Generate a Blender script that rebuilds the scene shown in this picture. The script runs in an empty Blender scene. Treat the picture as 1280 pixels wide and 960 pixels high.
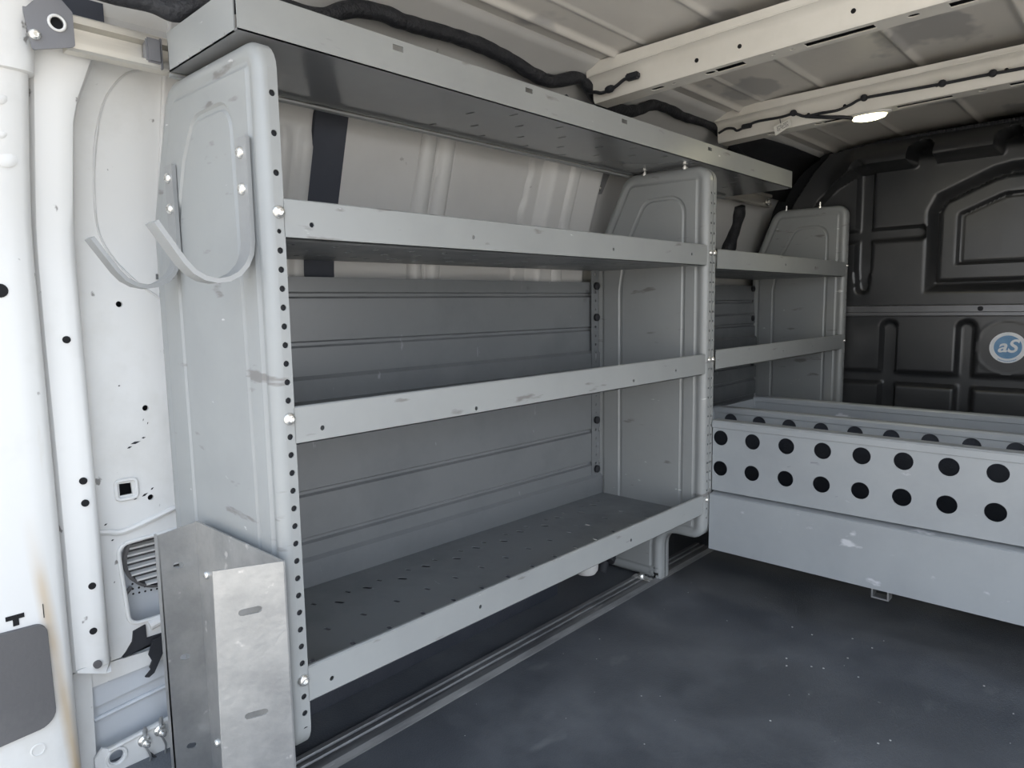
import bpy, bmesh, math, random
from mathutils import Vector, Matrix, noise
from mathutils.geometry import delaunay_2d_cdt
random.seed(7)
SC = bpy.context.scene
COL = SC.collection
PI = math.pi

# ------------------------------------------------------------------ materials
def mat(name, c, rough=.5, metal=0., c2=None, scale=6., detail=6., lo=.45, hi=.7, bump=0., bscale=60., rough2=None,
        specks=None, stretch=(1, 1, 1), spec=None, coat=0.):
    m = bpy.data.materials.new(name); m.use_nodes = True
    nt = m.node_tree; b = nt.nodes['Principled BSDF']
    b.inputs['Base Color'].default_value = (*c, 1); b.inputs['Roughness'].default_value = rough
    b.inputs['Metallic'].default_value = metal
    if spec is not None: b.inputs['Specular IOR Level'].default_value = spec
    if coat: b.inputs['Coat Weight'].default_value = coat; b.inputs['Coat Roughness'].default_value = .2
    L = nt.links.new; N = nt.nodes.new
    tc = N('ShaderNodeTexCoord'); mp = N('ShaderNodeMapping'); mp.inputs['Scale'].default_value = stretch
    L(tc.outputs['Object'], mp.inputs[0])
    col = None
    if c2:
        n = N('ShaderNodeTexNoise'); n.inputs['Scale'].default_value = scale; n.inputs['Detail'].default_value = detail
        n.inputs['Roughness'].default_value = .65
        L(mp.outputs[0], n.inputs['Vector'])
        r = N('ShaderNodeMapRange'); r.inputs[1].default_value = lo; r.inputs[2].default_value = hi
        L(n.outputs['Fac'], r.inputs[0])
        mx = N('ShaderNodeMix'); mx.data_type = 'RGBA'; mx.inputs[6].default_value = (*c, 1); mx.inputs[7].default_value = (*c2, 1)
        L(r.outputs[0], mx.inputs[0]); col = mx.outputs[2]
        if rough2 is not None:
            rr = N('ShaderNodeMapRange'); rr.inputs[3].default_value = rough; rr.inputs[4].default_value = rough2
            L(r.outputs[0], rr.inputs[0]); L(rr.outputs[0], b.inputs['Roughness'])
    for sp in (specks or []):       # (colour, scale, threshold, softness, stretch)
        sc_, s_, t_, w_, st_ = sp
        mp2 = N('ShaderNodeMapping'); mp2.inputs['Scale'].default_value = st_; L(tc.outputs['Object'], mp2.inputs[0])
        n2 = N('ShaderNodeTexNoise'); n2.inputs['Scale'].default_value = s_; n2.inputs['Detail'].default_value = 4
        L(mp2.outputs[0], n2.inputs['Vector'])
        r2 = N('ShaderNodeMapRange'); r2.inputs[1].default_value = t_; r2.inputs[2].default_value = t_ + w_
        L(n2.outputs['Fac'], r2.inputs[0])
        m2 = N('ShaderNodeMix'); m2.data_type = 'RGBA'; m2.inputs[7].default_value = (*sc_, 1)
        if col is not None: L(col, m2.inputs[6])
        else: m2.inputs[6].default_value = (*c, 1)
        L(r2.outputs[0], m2.inputs[0]); col = m2.outputs[2]
    if col is not None: L(col, b.inputs['Base Color'])
    if bump:
        nb = N('ShaderNodeTexNoise'); nb.inputs['Scale'].default_value = bscale; nb.inputs['Detail'].default_value = 5
        L(mp.outputs[0], nb.inputs['Vector'])
        bp = N('ShaderNodeBump'); bp.inputs['Strength'].default_value = bump; bp.inputs['Distance'].default_value = .01
        L(nb.outputs['Fac'], bp.inputs['Height']); L(bp.outputs[0], b.inputs['Normal'])
    return m

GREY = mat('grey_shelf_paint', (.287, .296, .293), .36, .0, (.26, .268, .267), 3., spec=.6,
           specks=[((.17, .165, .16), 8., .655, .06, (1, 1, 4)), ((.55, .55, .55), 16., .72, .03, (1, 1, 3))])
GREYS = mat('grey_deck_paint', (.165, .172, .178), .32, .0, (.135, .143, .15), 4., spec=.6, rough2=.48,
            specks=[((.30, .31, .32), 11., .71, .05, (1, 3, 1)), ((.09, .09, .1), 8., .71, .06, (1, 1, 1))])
GLOSS = mat('glossy_grey_paint', (.22, .225, .23), .16, .1, (.20, .205, .21), 4., spec=.9)
GALV = mat('galvanised_steel', (.44, .44, .435), .36, .75, (.35, .352, .352), 14., 8., .4, .65, bump=.05, bscale=90,
           specks=[((.62, .61, .6), 30., .68, .05, (1, 1, 1))])
HOOKM = mat('hook_steel', (.29, .295, .295), .38, .2, (.25, .255, .255), 8.)
ALUB = mat('bin_aluminium', (.36, .38, .395), .4, .1, (.32, .338, .355), 5., 7., .4, .7,
           specks=[((.25, .26, .28), 14., .73, .03, (1, 1, 3)), ((.62, .63, .65), 10., .68, .06, (1, 1, 2))])
ALUM = mat('bare_aluminium', (.66, .63, .57), .34, .75, (.52, .50, .46), 5., 6., .4, .7, stretch=(8, .6, 8))
WHITE = mat('white_body_paint', (.63, .625, .61), .42, 0, (.555, .545, .52), 3.5, 8., .5, .72, spec=.5,
            specks=[((.22, .21, .20), 22., .70, .03, (1, 1.2, 1)), ((.50, .46, .38), 4., .68, .10, (1, 3, .6))])
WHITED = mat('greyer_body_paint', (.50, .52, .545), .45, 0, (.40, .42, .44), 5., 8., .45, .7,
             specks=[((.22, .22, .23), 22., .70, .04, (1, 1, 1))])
WALLP = mat('inner_wall_paint', (.53, .525, .515), .38, 0, (.49, .485, .475), 3., spec=.5,
            specks=[((.36, .35, .34), 30., .73, .03, (1, 1, 1))])
ROOFP = mat('roof_paint', (.68, .65, .605), .4, 0, (.60, .57, .53), 2.2, 6., .4, .65, stretch=(1, .5, 1),
            specks=[((.42, .41, .40), 3.2, .585, .03, (1, .6, 1))])
BOWP = mat('bow_paint', (.74, .71, .65), .36, 0, (.66, .63, .57), 4.)
PILL = WHITE.copy(); PILL.name = 'stained_pillar_paint'
_nt = PILL.node_tree; _p = _nt.nodes['Principled BSDF']; _src = _p.inputs['Base Color'].links[0].from_socket
def _math(op, a, c):
    n = _nt.nodes.new('ShaderNodeMath'); n.operation = op; n.use_clamp = False
    for i, v in enumerate((a, c)):
        if isinstance(v, (int, float)): n.inputs[i].default_value = v
        else: _nt.links.new(v, n.inputs[i])
    return n.outputs[0]
_tc = _nt.nodes.new('ShaderNodeTexCoord'); _sx = _nt.nodes.new('ShaderNodeSeparateXYZ'); _nt.links.new(_tc.outputs['Object'], _sx.inputs[0])
_nz = _nt.nodes.new('ShaderNodeTexNoise'); _nz.inputs['Scale'].default_value = 9; _nt.links.new(_tc.outputs['Object'], _nz.inputs[0])
_d = _math('ABSOLUTE', _math('ADD', _math('SUBTRACT', _sx.outputs['Y'], _math('MULTIPLY', _sx.outputs['Z'], -.08)), .337), 0)
_m = _nt.nodes.new('ShaderNodeMapRange'); _m.inputs[1].default_value = .016; _m.inputs[2].default_value = .002; _nt.links.new(_d, _m.inputs[0])
_z = _nt.nodes.new('ShaderNodeMapRange'); _z.inputs[1].default_value = -.50; _z.inputs[2].default_value = -.68; _nt.links.new(_sx.outputs['Z'], _z.inputs[0])
_f = _math('MULTIPLY', _math('MULTIPLY', _m.outputs[0], _z.outputs[0]), _nz.outputs['Fac'])
_mx = _nt.nodes.new('ShaderNodeMix'); _mx.data_type = 'RGBA'; _mx.inputs[7].default_value = (.42, .27, .10, 1)
_nt.links.new(_f, _mx.inputs[0]); _nt.links.new(_src, _mx.inputs[6]); _nt.links.new(_mx.outputs[2], _p.inputs['Base Color'])
BLACKP = mat('black_plastic', (.026, .027, .029), .30, 0, (.040, .040, .041), 3., rough2=.46, spec=.75, bump=.03, bscale=220)
BLACKS = mat('black_strip', (.16, .16, .165), .28, .35, (.12, .12, .125), 6., spec=.7)
SOFTB = mat('dull_black', (.012, .013, .017), .75, 0, (.02, .021, .025), 12.)
TAPE = mat('cable_tape', (.011, .012, .016), .6, 0, (.022, .023, .028), 30., bump=.5, bscale=120)
HOLE = mat('dark_void', (.004, .004, .005), .9)
FOAM = mat('foam_strip', (.035, .04, .055), .7, 0, (.045, .05, .065), 5.)
RUBBER = mat('rubber_mat', (.068, .073, .082), .5, 0, (.125, .131, .141), 3.2, 9., .42, .68, bump=.25, bscale=260, rough2=.72,
             specks=[((.17, .175, .18), 7., .66, .1, (1, .45, 1)), ((.20, .2, .205), 34., .74, .03, (1, .6, 1))])
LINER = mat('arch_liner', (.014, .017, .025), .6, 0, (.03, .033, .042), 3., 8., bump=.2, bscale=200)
TRACK = mat('track_aluminium', (.24, .24, .24), .45, .4, (.13, .13, .135), 6., 8., .4, .65, stretch=(6, .7, 6),
            specks=[((.34, .34, .34), 18., .66, .06, (4, .5, 1))])
CHROME = mat('zinc_bolt', (.78, .77, .74), .25, .85, (.6, .59, .57), 60.)
DGREY = mat('grey_lamp_cover', (.085, .082, .084), .5, 0, (.115, .112, .112), 5., 8., bump=.1, bscale=150)
BRACK = mat('grey_bracket', (.165, .165, .175), .45, .3, (.2, .2, .21), 8.)
WPL = mat('white_plastic', (.6, .59, .57), .45, 0, (.52, .51, .49), 8.)
PAPER = mat('paper_tag', (.75, .73, .68), .7, 0, (.68, .66, .6), 10.)
INK = mat('tag_ink', (.1, .1, .1), .7)
STW = mat('sticker_white', (.86, .88, .90), .35, 0, (.74, .78, .82), 30.)
STB = mat('sticker_blue', (.13, .30, .52), .35, 0, (.18, .36, .58), 30.)
CONC = mat('sunlit_concrete', (.50, .45, .38), .85, 0, (.42, .38, .32), 3., 8.)
CRUMB = mat('pale_crumbs', (.55, .55, .53), .8, 0, (.3, .3, .3), 60.)
LENS = bpy.data.materials.new('lamp_lens'); LENS.use_nodes = True
_b = LENS.node_tree.nodes['Principled BSDF']; _b.inputs['Base Color'].default_value = (.9, .88, .7, 1)
_b.inputs['Emission Color'].default_value = (1, .92, .55, 1); _b.inputs['Emission Strength'].default_value = 9

# ------------------------------------------------------------------ mesh builder
def inside(poly, x, y):
    r = False
    for i in range(len(poly)):
        ax, ay = poly[i]; bx, by = poly[i - 1]
        if (ay > y) != (by > y) and x < (bx - ax) * (y - ay) / (by - ay) + ax: r = not r
    return r
class MB:
    def __init__(s): s.v = []; s.f = []; s.m = []
    def add(s, vs, fs, mi=0):
        o = len(s.v); s.v += [tuple(v) for v in vs]; s.f += [tuple(i + o for i in f) for f in fs]; s.m += [mi] * len(fs)
    def box(s, x0, x1, y0, y1, z0, z1, mi=0, b=0.):
        if b <= 0:
            vs = [(x, y, z) for x in (x0, x1) for y in (y0, y1) for z in (z0, z1)]
            s.add(vs, [(0, 1, 3, 2), (4, 6, 7, 5), (0, 4, 5, 1), (2, 3, 7, 6), (0, 2, 6, 4), (1, 5, 7, 3)], mi); return
        bm = bmesh.new(); bmesh.ops.create_cube(bm, size=1)
        for v in bm.verts:
            v.co = Vector(((x0 + x1) / 2 + v.co.x * (x1 - x0), (y0 + y1) / 2 + v.co.y * (y1 - y0), (z0 + z1) / 2 + v.co.z * (z1 - z0)))
        bmesh.ops.bevel(bm, geom=bm.edges[:], offset=b, segments=2, affect='EDGES'); s.bm(bm, mi)
    def bm(s, bm, mi=0):
        bm.verts.ensure_lookup_table(); bm.verts.index_update()
        s.add([v.co[:] for v in bm.verts], [[v.index for v in f.verts] for f in bm.faces], mi); bm.free()
    def tube(s, pts, r, seg=10, mi=0, wob=0.):
        pts = [Vector(p) for p in pts]; n = len(pts); rings = []
        t0 = (pts[1] - pts[0]).normalized(); up = Vector((0, 0, 1)) if abs(t0.z) < .9 else Vector((1, 0, 0))
        for i, p in enumerate(pts):
            t = (pts[min(i + 1, n - 1)] - pts[max(i - 1, 0)]).normalized()
            a = t.cross(up).normalized(); b_ = a.cross(t).normalized(); up = b_
            rr = (r[i] if isinstance(r, (list, tuple)) else r) * (1 + wob * (noise.noise(p * 25)))
            rings.append([p + a * (rr * math.cos(2 * PI * k / seg)) + b_ * (rr * math.sin(2 * PI * k / seg)) for k in range(seg)])
        vs = [v for R in rings for v in R]
        fs = [(i * seg + k, i * seg + (k + 1) % seg, (i + 1) * seg + (k + 1) % seg, (i + 1) * seg + k) for i in range(n - 1) for k in range(seg)]
        fs += [tuple(range(seg))[::-1], tuple((n - 1) * seg + k for k in range(seg))]
        s.add(vs, fs, mi)
    def lathe(s, c, axis, prof, seg=16, mi=0):   # prof: (radius, height along axis)
        ax = Vector(axis).normalized(); c = Vector(c)
        u = ax.orthogonal().normalized(); w = ax.cross(u)
        vs = []; n = len(prof)
        for r, h in prof:
            for k in range(seg):
                a = 2 * PI * k / seg; vs.append(c + ax * h + (u * math.cos(a) + w * math.sin(a)) * max(r, 1e-5))
        fs = [(i * seg + k, i * seg + (k + 1) % seg, (i + 1) * seg + (k + 1) % seg, (i + 1) * seg + k) for i in range(n - 1) for k in range(seg)]
        fs += [tuple(range(seg))[::-1], tuple((n - 1) * seg + k for k in range(seg))]
        s.add(vs, fs, mi)
    def plate(s, outer, holes, fn, t, mi=0, cuts=()):
        """flat plate with real holes: outline/holes in 2D, fn maps 2D to 3D, t = thickness vector"""
        vs = []; es = []
        for loop in [outer] + list(holes):
            o = len(vs); vs += [Vector(p[:2]) for p in loop]; es += [(o + i, o + (i + 1) % len(loop)) for i in range(len(loop))]
        for (p, q) in cuts:
            o = len(vs); vs += [Vector(p), Vector(q)]; es.append((o, o + 1))
        V, E_, F, *_r = delaunay_2d_cdt(vs, es, [], 2, 1e-6)
        n = len(V); top = [Vector(fn(p.x, p.y)) for p in V]; t = Vector(t)
        bot = [p + t for p in top]
        fs = []; cnt = {}
        bbs = [(min(p[0] for p in h), max(p[0] for p in h), min(p[1] for p in h), max(p[1] for p in h), h) for h in holes]
        for f in F:
            gx = sum(V[i].x for i in f) / len(f); gy = sum(V[i].y for i in f) / len(f)
            if any(a <= gx <= c and d <= gy <= e and inside(h, gx, gy) for a, c, d, e, h in bbs): continue
            fs.append(tuple(f)); fs.append(tuple(i + n for i in reversed(f)))
            for i in range(len(f)): cnt[(f[i], f[(i + 1) % len(f)])] = 1
        for (a, b) in cnt:
            if (b, a) not in cnt: fs.append((b, a, a + n, b + n))
        s.add(top + bot, fs, mi)
    def sweep(s, prof, p0, p1, fn, mi=0, close=False):
        """prof: 2D pts; fn(a,b,t) -> xyz for t = p0, p1"""
        n = len(prof); vs = [fn(a, b, p0) for a, b in prof] + [fn(a, b, p1) for a, b in prof]
        k = n if close else n - 1
        fs = [(i, (i + 1) % n, n + (i + 1) % n, n + i) for i in range(k)]
        if close: fs += [tuple(range(n))[::-1], tuple(range(n, 2 * n))]
        s.add(vs, fs, mi)

def obj(name, mb, mats, parent=None, smooth=None, solid=0., off=-1.):
    me = bpy.data.meshes.new(name); me.from_pydata([tuple(v) for v in mb.v], [], mb.f)
    if not isinstance(mats, (list, tuple)): mats = [mats]
    for m in mats: me.materials.append(m)
    me.polygons.foreach_set('material_index', mb.m); me.update()
    bm = bmesh.new(); bm.from_mesh(me); bmesh.ops.recalc_face_normals(bm, faces=bm.faces); bm.to_mesh(me); bm.free()
    o = bpy.data.objects.new(name, me); COL.objects.link(o)
    if smooth is not None:
        me.polygons.foreach_set('use_smooth', [True] * len(me.polygons))
        try: me.set_sharp_from_angle(angle=math.radians(smooth))
        except Exception: pass
    if solid:
        md = o.modifiers.new('thickness', 'SOLIDIFY'); md.thickness = solid; md.offset = off
    if parent is not None:
        o.parent = parent
        if parent.parent is None: o.matrix_parent_inverse = Matrix.Translation(-parent.location)
    return o
def tag(o, label, cat, group=None, kind=None):
    o['label'] = label; o['category'] = cat
    if group: o['group'] = group
    if kind: o['kind'] = kind
    return o
def thing(name, label, cat, loc, group=None):
    o = bpy.data.objects.new(name, None); COL.objects.link(o); o.location = loc; o.empty_display_size = .1
    return tag(o, label, cat, group)
def struct(name, mb, mats, parent=None, **k):
    o = obj(name, mb, mats, parent, **k); o['kind'] = 'structure'; return o

def rpoly(pts):
    """rounded polygon, pts: (x, y, radius)"""
    out = []; n = len(pts)
    for i, (x, y, r) in enumerate(pts):
        p = Vector((x, y)); a = Vector(pts[i - 1][:2]); b = Vector(pts[(i + 1) % n][:2])
        if r <= 0: out.append((x, y)); continue
        d1 = (a - p).normalized(); d2 = (b - p).normalized(); ang = d1.angle(d2); t = r / math.tan(ang / 2)
        t = min(t, (a - p).length * .49, (b - p).length * .49); rr = t * math.tan(ang / 2)
        c = p + (d1 + d2).normalized() * (rr / math.sin(ang / 2)); s = p + d1 * t; e = p + d2 * t
        a0 = math.atan2(s.y - c.y, s.x - c.x); a1 = math.atan2(e.y - c.y, e.x - c.x)
        da = (a1 - a0 + PI) % (2 * PI) - PI; k = 7
        out += [(c.x + rr * math.cos(a0 + da * j / (k - 1)), c.y + rr * math.sin(a0 + da * j / (k - 1))) for j in range(k)]
    return out
def offset(poly, d):
    """inward offset of a CCW polygon by vertex normals"""
    n = len(poly); out = []
    for i in range(n):
        p = Vector(poly[i]); a = Vector(poly[i - 1]); b = Vector(poly[(i + 1) % n])
        e1 = (p - a).normalized(); e2 = (b - p).normalized()
        n1 = Vector((-e1.y, e1.x)); n2 = Vector((-e2.y, e2.x)); m = n1 + n2
        m = m / max(m.dot(n1), .3); out.append((p.x + m.x * d, p.y + m.y * d))
    return out
def ccw(p):
    return p if sum(p[i - 1][0] * p[i][1] - p[i][0] * p[i - 1][1] for i in range(len(p))) > 0 else p[::-1]
def circ(cx, cy, r, n=12, ry=None):
    return [(cx + r * math.cos(2 * PI * k / n), cy + (ry or r) * math.sin(2 * PI * k / n)) for k in range(n)]
def slot(cx, cy, hx, hy, ang=0, n=5):
    r = min(hx, hy); out = []
    for sgn, a0 in ((1, -PI / 2), (-1, PI / 2)):
        for k in range(n):
            a = a0 + PI * k / (n - 1)
            if hx >= hy: out.append((sgn * (hx - r) + r * math.cos(a), r * math.sin(a)))
            else: out.append((-r * math.sin(a), sgn * (hy - r) + r * math.cos(a)))
    ca, sa = math.cos(ang), math.sin(ang)
    return [(cx + x * ca - y * sa, cy + x * sa + y * ca) for x, y in out]
def spline(pts, n=10):
    P = [Vector(p) for p in pts]; P = [P[0] * 2 - P[1]] + P + [P[-1] * 2 - P[-2]]; out = []
    for i in range(1, len(P) - 2):
        for k in range(n):
            t = k / n; a, b, c, d = P[i - 1:i + 3]
            out.append(.5 * ((2 * b) + (c - a) * t + (2 * a - 5 * b + 4 * c - d) * t * t + (3 * b - a - 3 * c + d) * t ** 3))
    out.append(P[-2]); return out
def ss(a, b, x):
    t = min(1, max(0, (x - a) / (b - a))); return t * t * (3 - 2 * t)
def interp(x, xs, ys):
    if x <= xs[0]: return ys[0]
    for i in range(1, len(xs)):
        if x <= xs[i]:
            t = (x - xs[i - 1]) / (xs[i] - xs[i - 1]); return ys[i - 1] + t * (ys[i] - ys[i - 1])
    return ys[-1]
WZ = [-1.2, -.06, 0, .08, .29, .38, .44, .48, .51, .53]
WX = [-.50, -.50, -.495, -.475, -.41, -.365, -.325, -.28, -.225, -.16]
def wx(z): return interp(z, WZ, WX)
ZF = -1.09
S = .03

# ------------------------------------------------------------------ setting: floor, roof, walls, ground
b = MB(); b.box(-.55, 1.95, -.35, 3.1, ZF - .03, ZF)
struct('floor', b, RUBBER)

b = MB()   # roof skin: stiffening beads run from the rear doors to the bulkhead
xs = [-.22 + .005 * i for i in range(0, 480)]
def roofz(x):
    z = .575 - .055 * ((x - .85) / 1.05) ** 2
    for c, w, h in ((-.115, .010, .012), (-.03, .006, .004), (.16, .010, .006), (.433, .010, .010), (.71, .010, .010), (1.0, .010, .010), (1.3, .010, .010), (-.185, .012, -.006)):
        z -= h * math.exp(-((x - c) / w) ** 2)
    return z
ys = [-.3, .5, 1.05, 1.6, 2.2, 2.8, 3.2]
vs = [(x, y, roofz(x)) for y in ys for x in xs]; nx = len(xs)
b.add(vs, [(j * nx + i, j * nx + i + 1, (j + 1) * nx + i + 1, (j + 1) * nx + i) for j in range(len(ys) - 1) for i in range(nx - 1)])
struct('ceiling', b, ROOFP, smooth=60, solid=.02, off=1.)

def wall_h(y, z):
    h = 0.
    up = z + .3
    for c in (.648, .712):                       # twin pressed beads
        d = abs(y - (c - .02 * max(0, z)))
        if d < .02: h = max(h, .016 * math.sqrt(1 - (d / .02) ** 2))
    for c, zt in ((.262, .262), (2.0, .24), (2.25, .24)):
        d = abs(y - c)
        if d < .05 and z < zt:
            h = max(h, (.018 * ss(.05, .03, d) - .010 * ss(.022, .008, d)) * ss(zt, zt - .05, z))
    e = 1.045 + .02 * max(0, -z + .29) * .2 + .004 * math.sin(z * 34) + .003 * math.sin(z * 81)
    h += .012 * ss(e - .006, e + .004, y) * ss(1.42, 1.38, y)                       # overlapping pillar sheet, wavy sealed edge
    h += .034 * ss(1.09, 1.125, y) * ss(1.385, 1.345, y)                           # boxed roof pillar
    h += .010 * ss(1.185, 1.20, y) * ss(1.232, 1.222, y)
    h += .03 * ss(1.8, 1.84, y) * ss(1.93, 1.90, y)
    return h
b = MB()
zs = [-1.09, -.9, -.6, -.4] + [-.30 + .012 * i for i in range(0, 50)] + [.30, .32, .34, .36, .38, .41, .44, .46, .48, .495, .51, .52, .535]
zs = sorted(set(round(z, 4) for z in zs)); yw = [-.02 + .006 * i for i in range(0, 330)] + [2.0, 2.2, 2.4, 2.6, 2.8, 3.1]
yw = sorted(set(round(y, 4) for y in yw))
vs = [(wx(z) + (wall_h(y, z) * ss(.44, .36, z) if y < 2.02 else 0), y, z) for z in zs for y in yw]; ny = len(yw)
b.add(vs, [(j * ny + i, j * ny + i + 1, (j + 1) * ny + i + 1, (j + 1) * ny + i) for j in range(len(zs) - 1) for i in range(ny - 1)])
struct('wall_left', b, WALLP, smooth=50, solid=.01, off=-1.)
b = MB(); b.box(1.93, 1.96, -.3, -.15, ZF, .55); b.box(1.93, 1.96, 1.45, 3.1, ZF, .55); b.box(1.93, 1.96, -.15, 1.45, .45, .55)  # side opening in this unseen wall is added to brighten the interior
struct('wall_right', b, WALLP)
b = MB(); b.box(-.6, 1.95, 3.1, 3.13, ZF, .6)
struct('wall_front', b, SOFTB)
b = MB(); b.box(-30, 30, -40, 20, -1.80, -1.75)
g = obj('ground', b, CONC); g['kind'] = 'structure'

# ------------------------------------------------------------------ shelving units
def dish(mb, outline, yf, sgn, D=.032, r=.016, front_x=None, holes=(), emb=None):
    """pressed end panel: face in plane y=yf, rim turned by sgn, perforated front flange"""
    P = ccw(outline); n = len(P)
    rings = [(0, D), (0, r)] + [(r * (1 - math.cos(a)), r * (1 - math.sin(a))) for a in (PI / 8, PI / 4, 3 * PI / 8, PI / 2)]
    rings += [(r + .008, 0), (r + .013, .0035), (r + .020, .0035), (r + .025, 0)]
    base = len(mb.v); vs = []
    for (o, d) in rings:
        vs += [(x, yf + sgn * d, z) for x, z in (offset(P, o) if o else P)]
    fs = []; m = len(rings)
    big = max(range(n), key=lambda i: (Vector(P[i]) - Vector(P[(i + 1) % n])).length if abs(P[i][0] - P[(i + 1) % n][0]) < 1e-4 and P[i][0] > -.01 else 0)
    for k in range(m - 1):
        for i in range(n):
            if k == 0 and i == big and holes: continue
            fs.append((k * n + i, k * n + (i + 1) % n, (k + 1) * n + (i + 1) % n, (k + 1) * n + i))
    mb.add(vs, fs)
    inner = offset(P, rings[-1][0])
    hl = []
    if emb:
        hl = [emb]
    mb.plate(inner, hl, lambda x, z: (x, yf, z), (0, sgn * .0015, 0))
    if emb:
        E_ = ccw(emb); prof = [(0, 0), (.004, .004), (.010, .0045), (.015, .001)]; vs = []
        for o, d in prof: vs += [(x, yf + sgn * d, z) for x, z in (offset(E_, o) if o else E_)]
        k_ = len(E_); mb.add(vs, [(k * k_ + i, k * k_ + (i + 1) % k_, (k + 1) * k_ + (i + 1) % k_, (k + 1) * k_ + i) for k in range(len(prof) - 1) for i in range(k_)])
        mb.plate(offset(E_, .015), [], lambda x, z: (x, yf + sgn * .001, z), (0, sgn * .0015, 0))
    if holes:
        z0, z1 = sorted((P[big][1], P[(big + 1) % n][1])); ya, yb_ = sorted((yf + sgn * r, yf + sgn * D))
        x = P[big][0]
        mb.plate([(ya, z0), (yb_, z0), (yb_, z1), (ya, z1)], holes, lambda y, z: (x, y, z), (-.002, 0, 0))

def panel_outline(back, xt):
    return rpoly([(0, .262, .045), (xt, .268, .06), (back, .02, .12), (back, -1.085, .02), (-.155, -1.085, .004), (-.155, -.912, .055), (0, -.912, .045)])
def bolt(mb, c, axis=(1, 0, 0), r=.011, h=.007):
    mb.lathe(c, axis, [(r * 1.0, 0), (r * 1.0, h * .25), (r * .85, h * .7), (r * .5, h), (r * .42, h), (r * .40, h * .55), (.0, h * .55)], 14)

def shelf(y0, y1, zt, parent, xb0, xb1, slots=True, name='shelf', lipholes=()):
    zb = zt - .059; m = MB()
    hs = [circ(y, zt - dz, .0045, 8) for y, dz in lipholes]
    m.plate([(y0, zb), (y1, zb), (y1, zt), (y0, zt)], hs, lambda y, z: (0, y, z), (-.0022, 0, 0))
    m.sweep([(0, zt), (-.003, zt + .002), (-.010, zt + .001), (-.012, zt - .006)], y0, y1, lambda a, c, t: (a, t, c))
    h2 = []
    if slots:
        n = int((y1 - y0 - .1) / .0905)
        for k in range(n):
            y = y0 + .075 + .0905 * k
            h2 += [slot(-.305 - .02 * (k % 2), y, .013, .006, .5), slot(-.21, y, .010, .005, .2), slot(-.115, y, .010, .005, -.2), slot(-.34, y + .045, .009, .004, .3)]
            if k % 2: h2.append(slot(-.03, y, .007, .003, 0))
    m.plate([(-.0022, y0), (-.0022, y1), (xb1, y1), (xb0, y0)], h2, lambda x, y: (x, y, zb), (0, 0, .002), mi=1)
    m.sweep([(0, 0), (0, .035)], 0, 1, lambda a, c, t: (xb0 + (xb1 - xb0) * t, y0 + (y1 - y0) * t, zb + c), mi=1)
    m.sweep([(-.003, 0), (-.03, 0)], y0, y1, lambda a, c, t: (a, t, zb - .003))
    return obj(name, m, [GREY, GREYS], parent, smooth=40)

def back_panel(y0, y1, x0, x1, z0, z1, lines, parent):
    """ribbed sheet: every line is a small step running along the unit"""
    m = MB(); prof = [(0, z1), (.0, z1 - .006)]; x = 0
    for z, kind in lines:
        if kind == 'rib': prof += [(x, z + .009), (x - .008, z + .005), (x - .008, z - .004), (x, z - .009)]
        else: prof += [(x, z + .005), (x + .009, z - .004)]; x += .009
    prof += [(x, z0)]
    m.sweep(prof, 0, 1, lambda a, c, t: (x0 + (x1 - x0) * t + a, y0 + (y1 - y0) * t, c))
    m.sweep([(0, z1), (-.02, z1 + .001), (-.022, z1 - .01)], 0, 1, lambda a, c, t: (x0 + (x1 - x0) * t + a, y0 + (y1 - y0) * t, c))
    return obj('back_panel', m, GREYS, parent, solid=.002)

L1 = 1.394; Y2 = 1.4615; L2 = 1.196; Y3 = Y2 + L2
GR = 'steel shelving units along the left wall'
U1 = thing('shelving_unit', 'long three-shelf grey steel shelving unit nearest the open rear doors', 'shelving', (-.2, .7, ZF), GR)
fl = [circ(-.013, -S * i, .0052, 10) for i in list(range(2, 30)) + [-2, -4, -6] if i not in (0, 11, 26)] + [circ(-.013, -S, .004, 8)]
m = MB(); emb = rpoly([(-.355, -.60, .04), (-.075, -.60, .04), (-.092, .19, .05), (-.245, .19, .06), (-.30, .12, .05), (-.36, -.02, .05)])
dish(m, panel_outline(-.468, -.355), -.035, 1, holes=fl, emb=emb)
ep = obj('end_panel', m, GREY, U1, smooth=35)
ep['label'] = 'near end panel facing the rear, with perforated front edge'
m = MB(); m.box(-.022, -.005, -.024, -.006, -.875, .22); obj('hole_shade', m, SOFTB, ep)  # black strip added behind the flange holes so they read as shade
for i in (0, 11, 26):
    m = MB(); bolt(m, (.0, -.013, -S * i), r=.0105, h=.008); obj('bolt', m, CHROME, ep, smooth=40)
m = MB(); fl2 = [circ(L1 + .024, -S * i, .004, 8) for i in range(-6, 30) if i not in (0, 11, 26)]
emb2 = rpoly([(-.325, -.84, .02), (-.075, -.84, .02), (-.072, .185, .06), (-.225, .185, .06), (-.30, .04, .06), (-.325, -.1, .06)])
dish(m, panel_outline(-.425, -.30), L1, 1, holes=fl2, emb=emb2)
ep = obj('end_panel', m, GREY, U1, smooth=35); ep['label'] = 'far end panel with embossed field and stepped leg'
m = MB(); m.box(-.022, -.006, L1 + .016, L1 + .031, -.88, .22); obj('hole_shade', m, SOFTB, ep)  # same black strip behind the far panel's holes
for i in (0, 11, 26):
    m = MB(); bolt(m, (0, L1 + .022, -S * i), r=.009); obj('bolt', m, CHROME, ep, smooth=40)
for x in (-.23, -.085):
    m = MB(); m.lathe((x, L1 + .012, .255), (0, 0, 1), [(.004, -.01), (.004, .0), (.010, .004), (.010, .012), (.004, .014), (.004, .03), (.009, .032), (.009, .038), (.003, .04)], 8)
    obj('stud', m, CHROME, ep, smooth=40)
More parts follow.
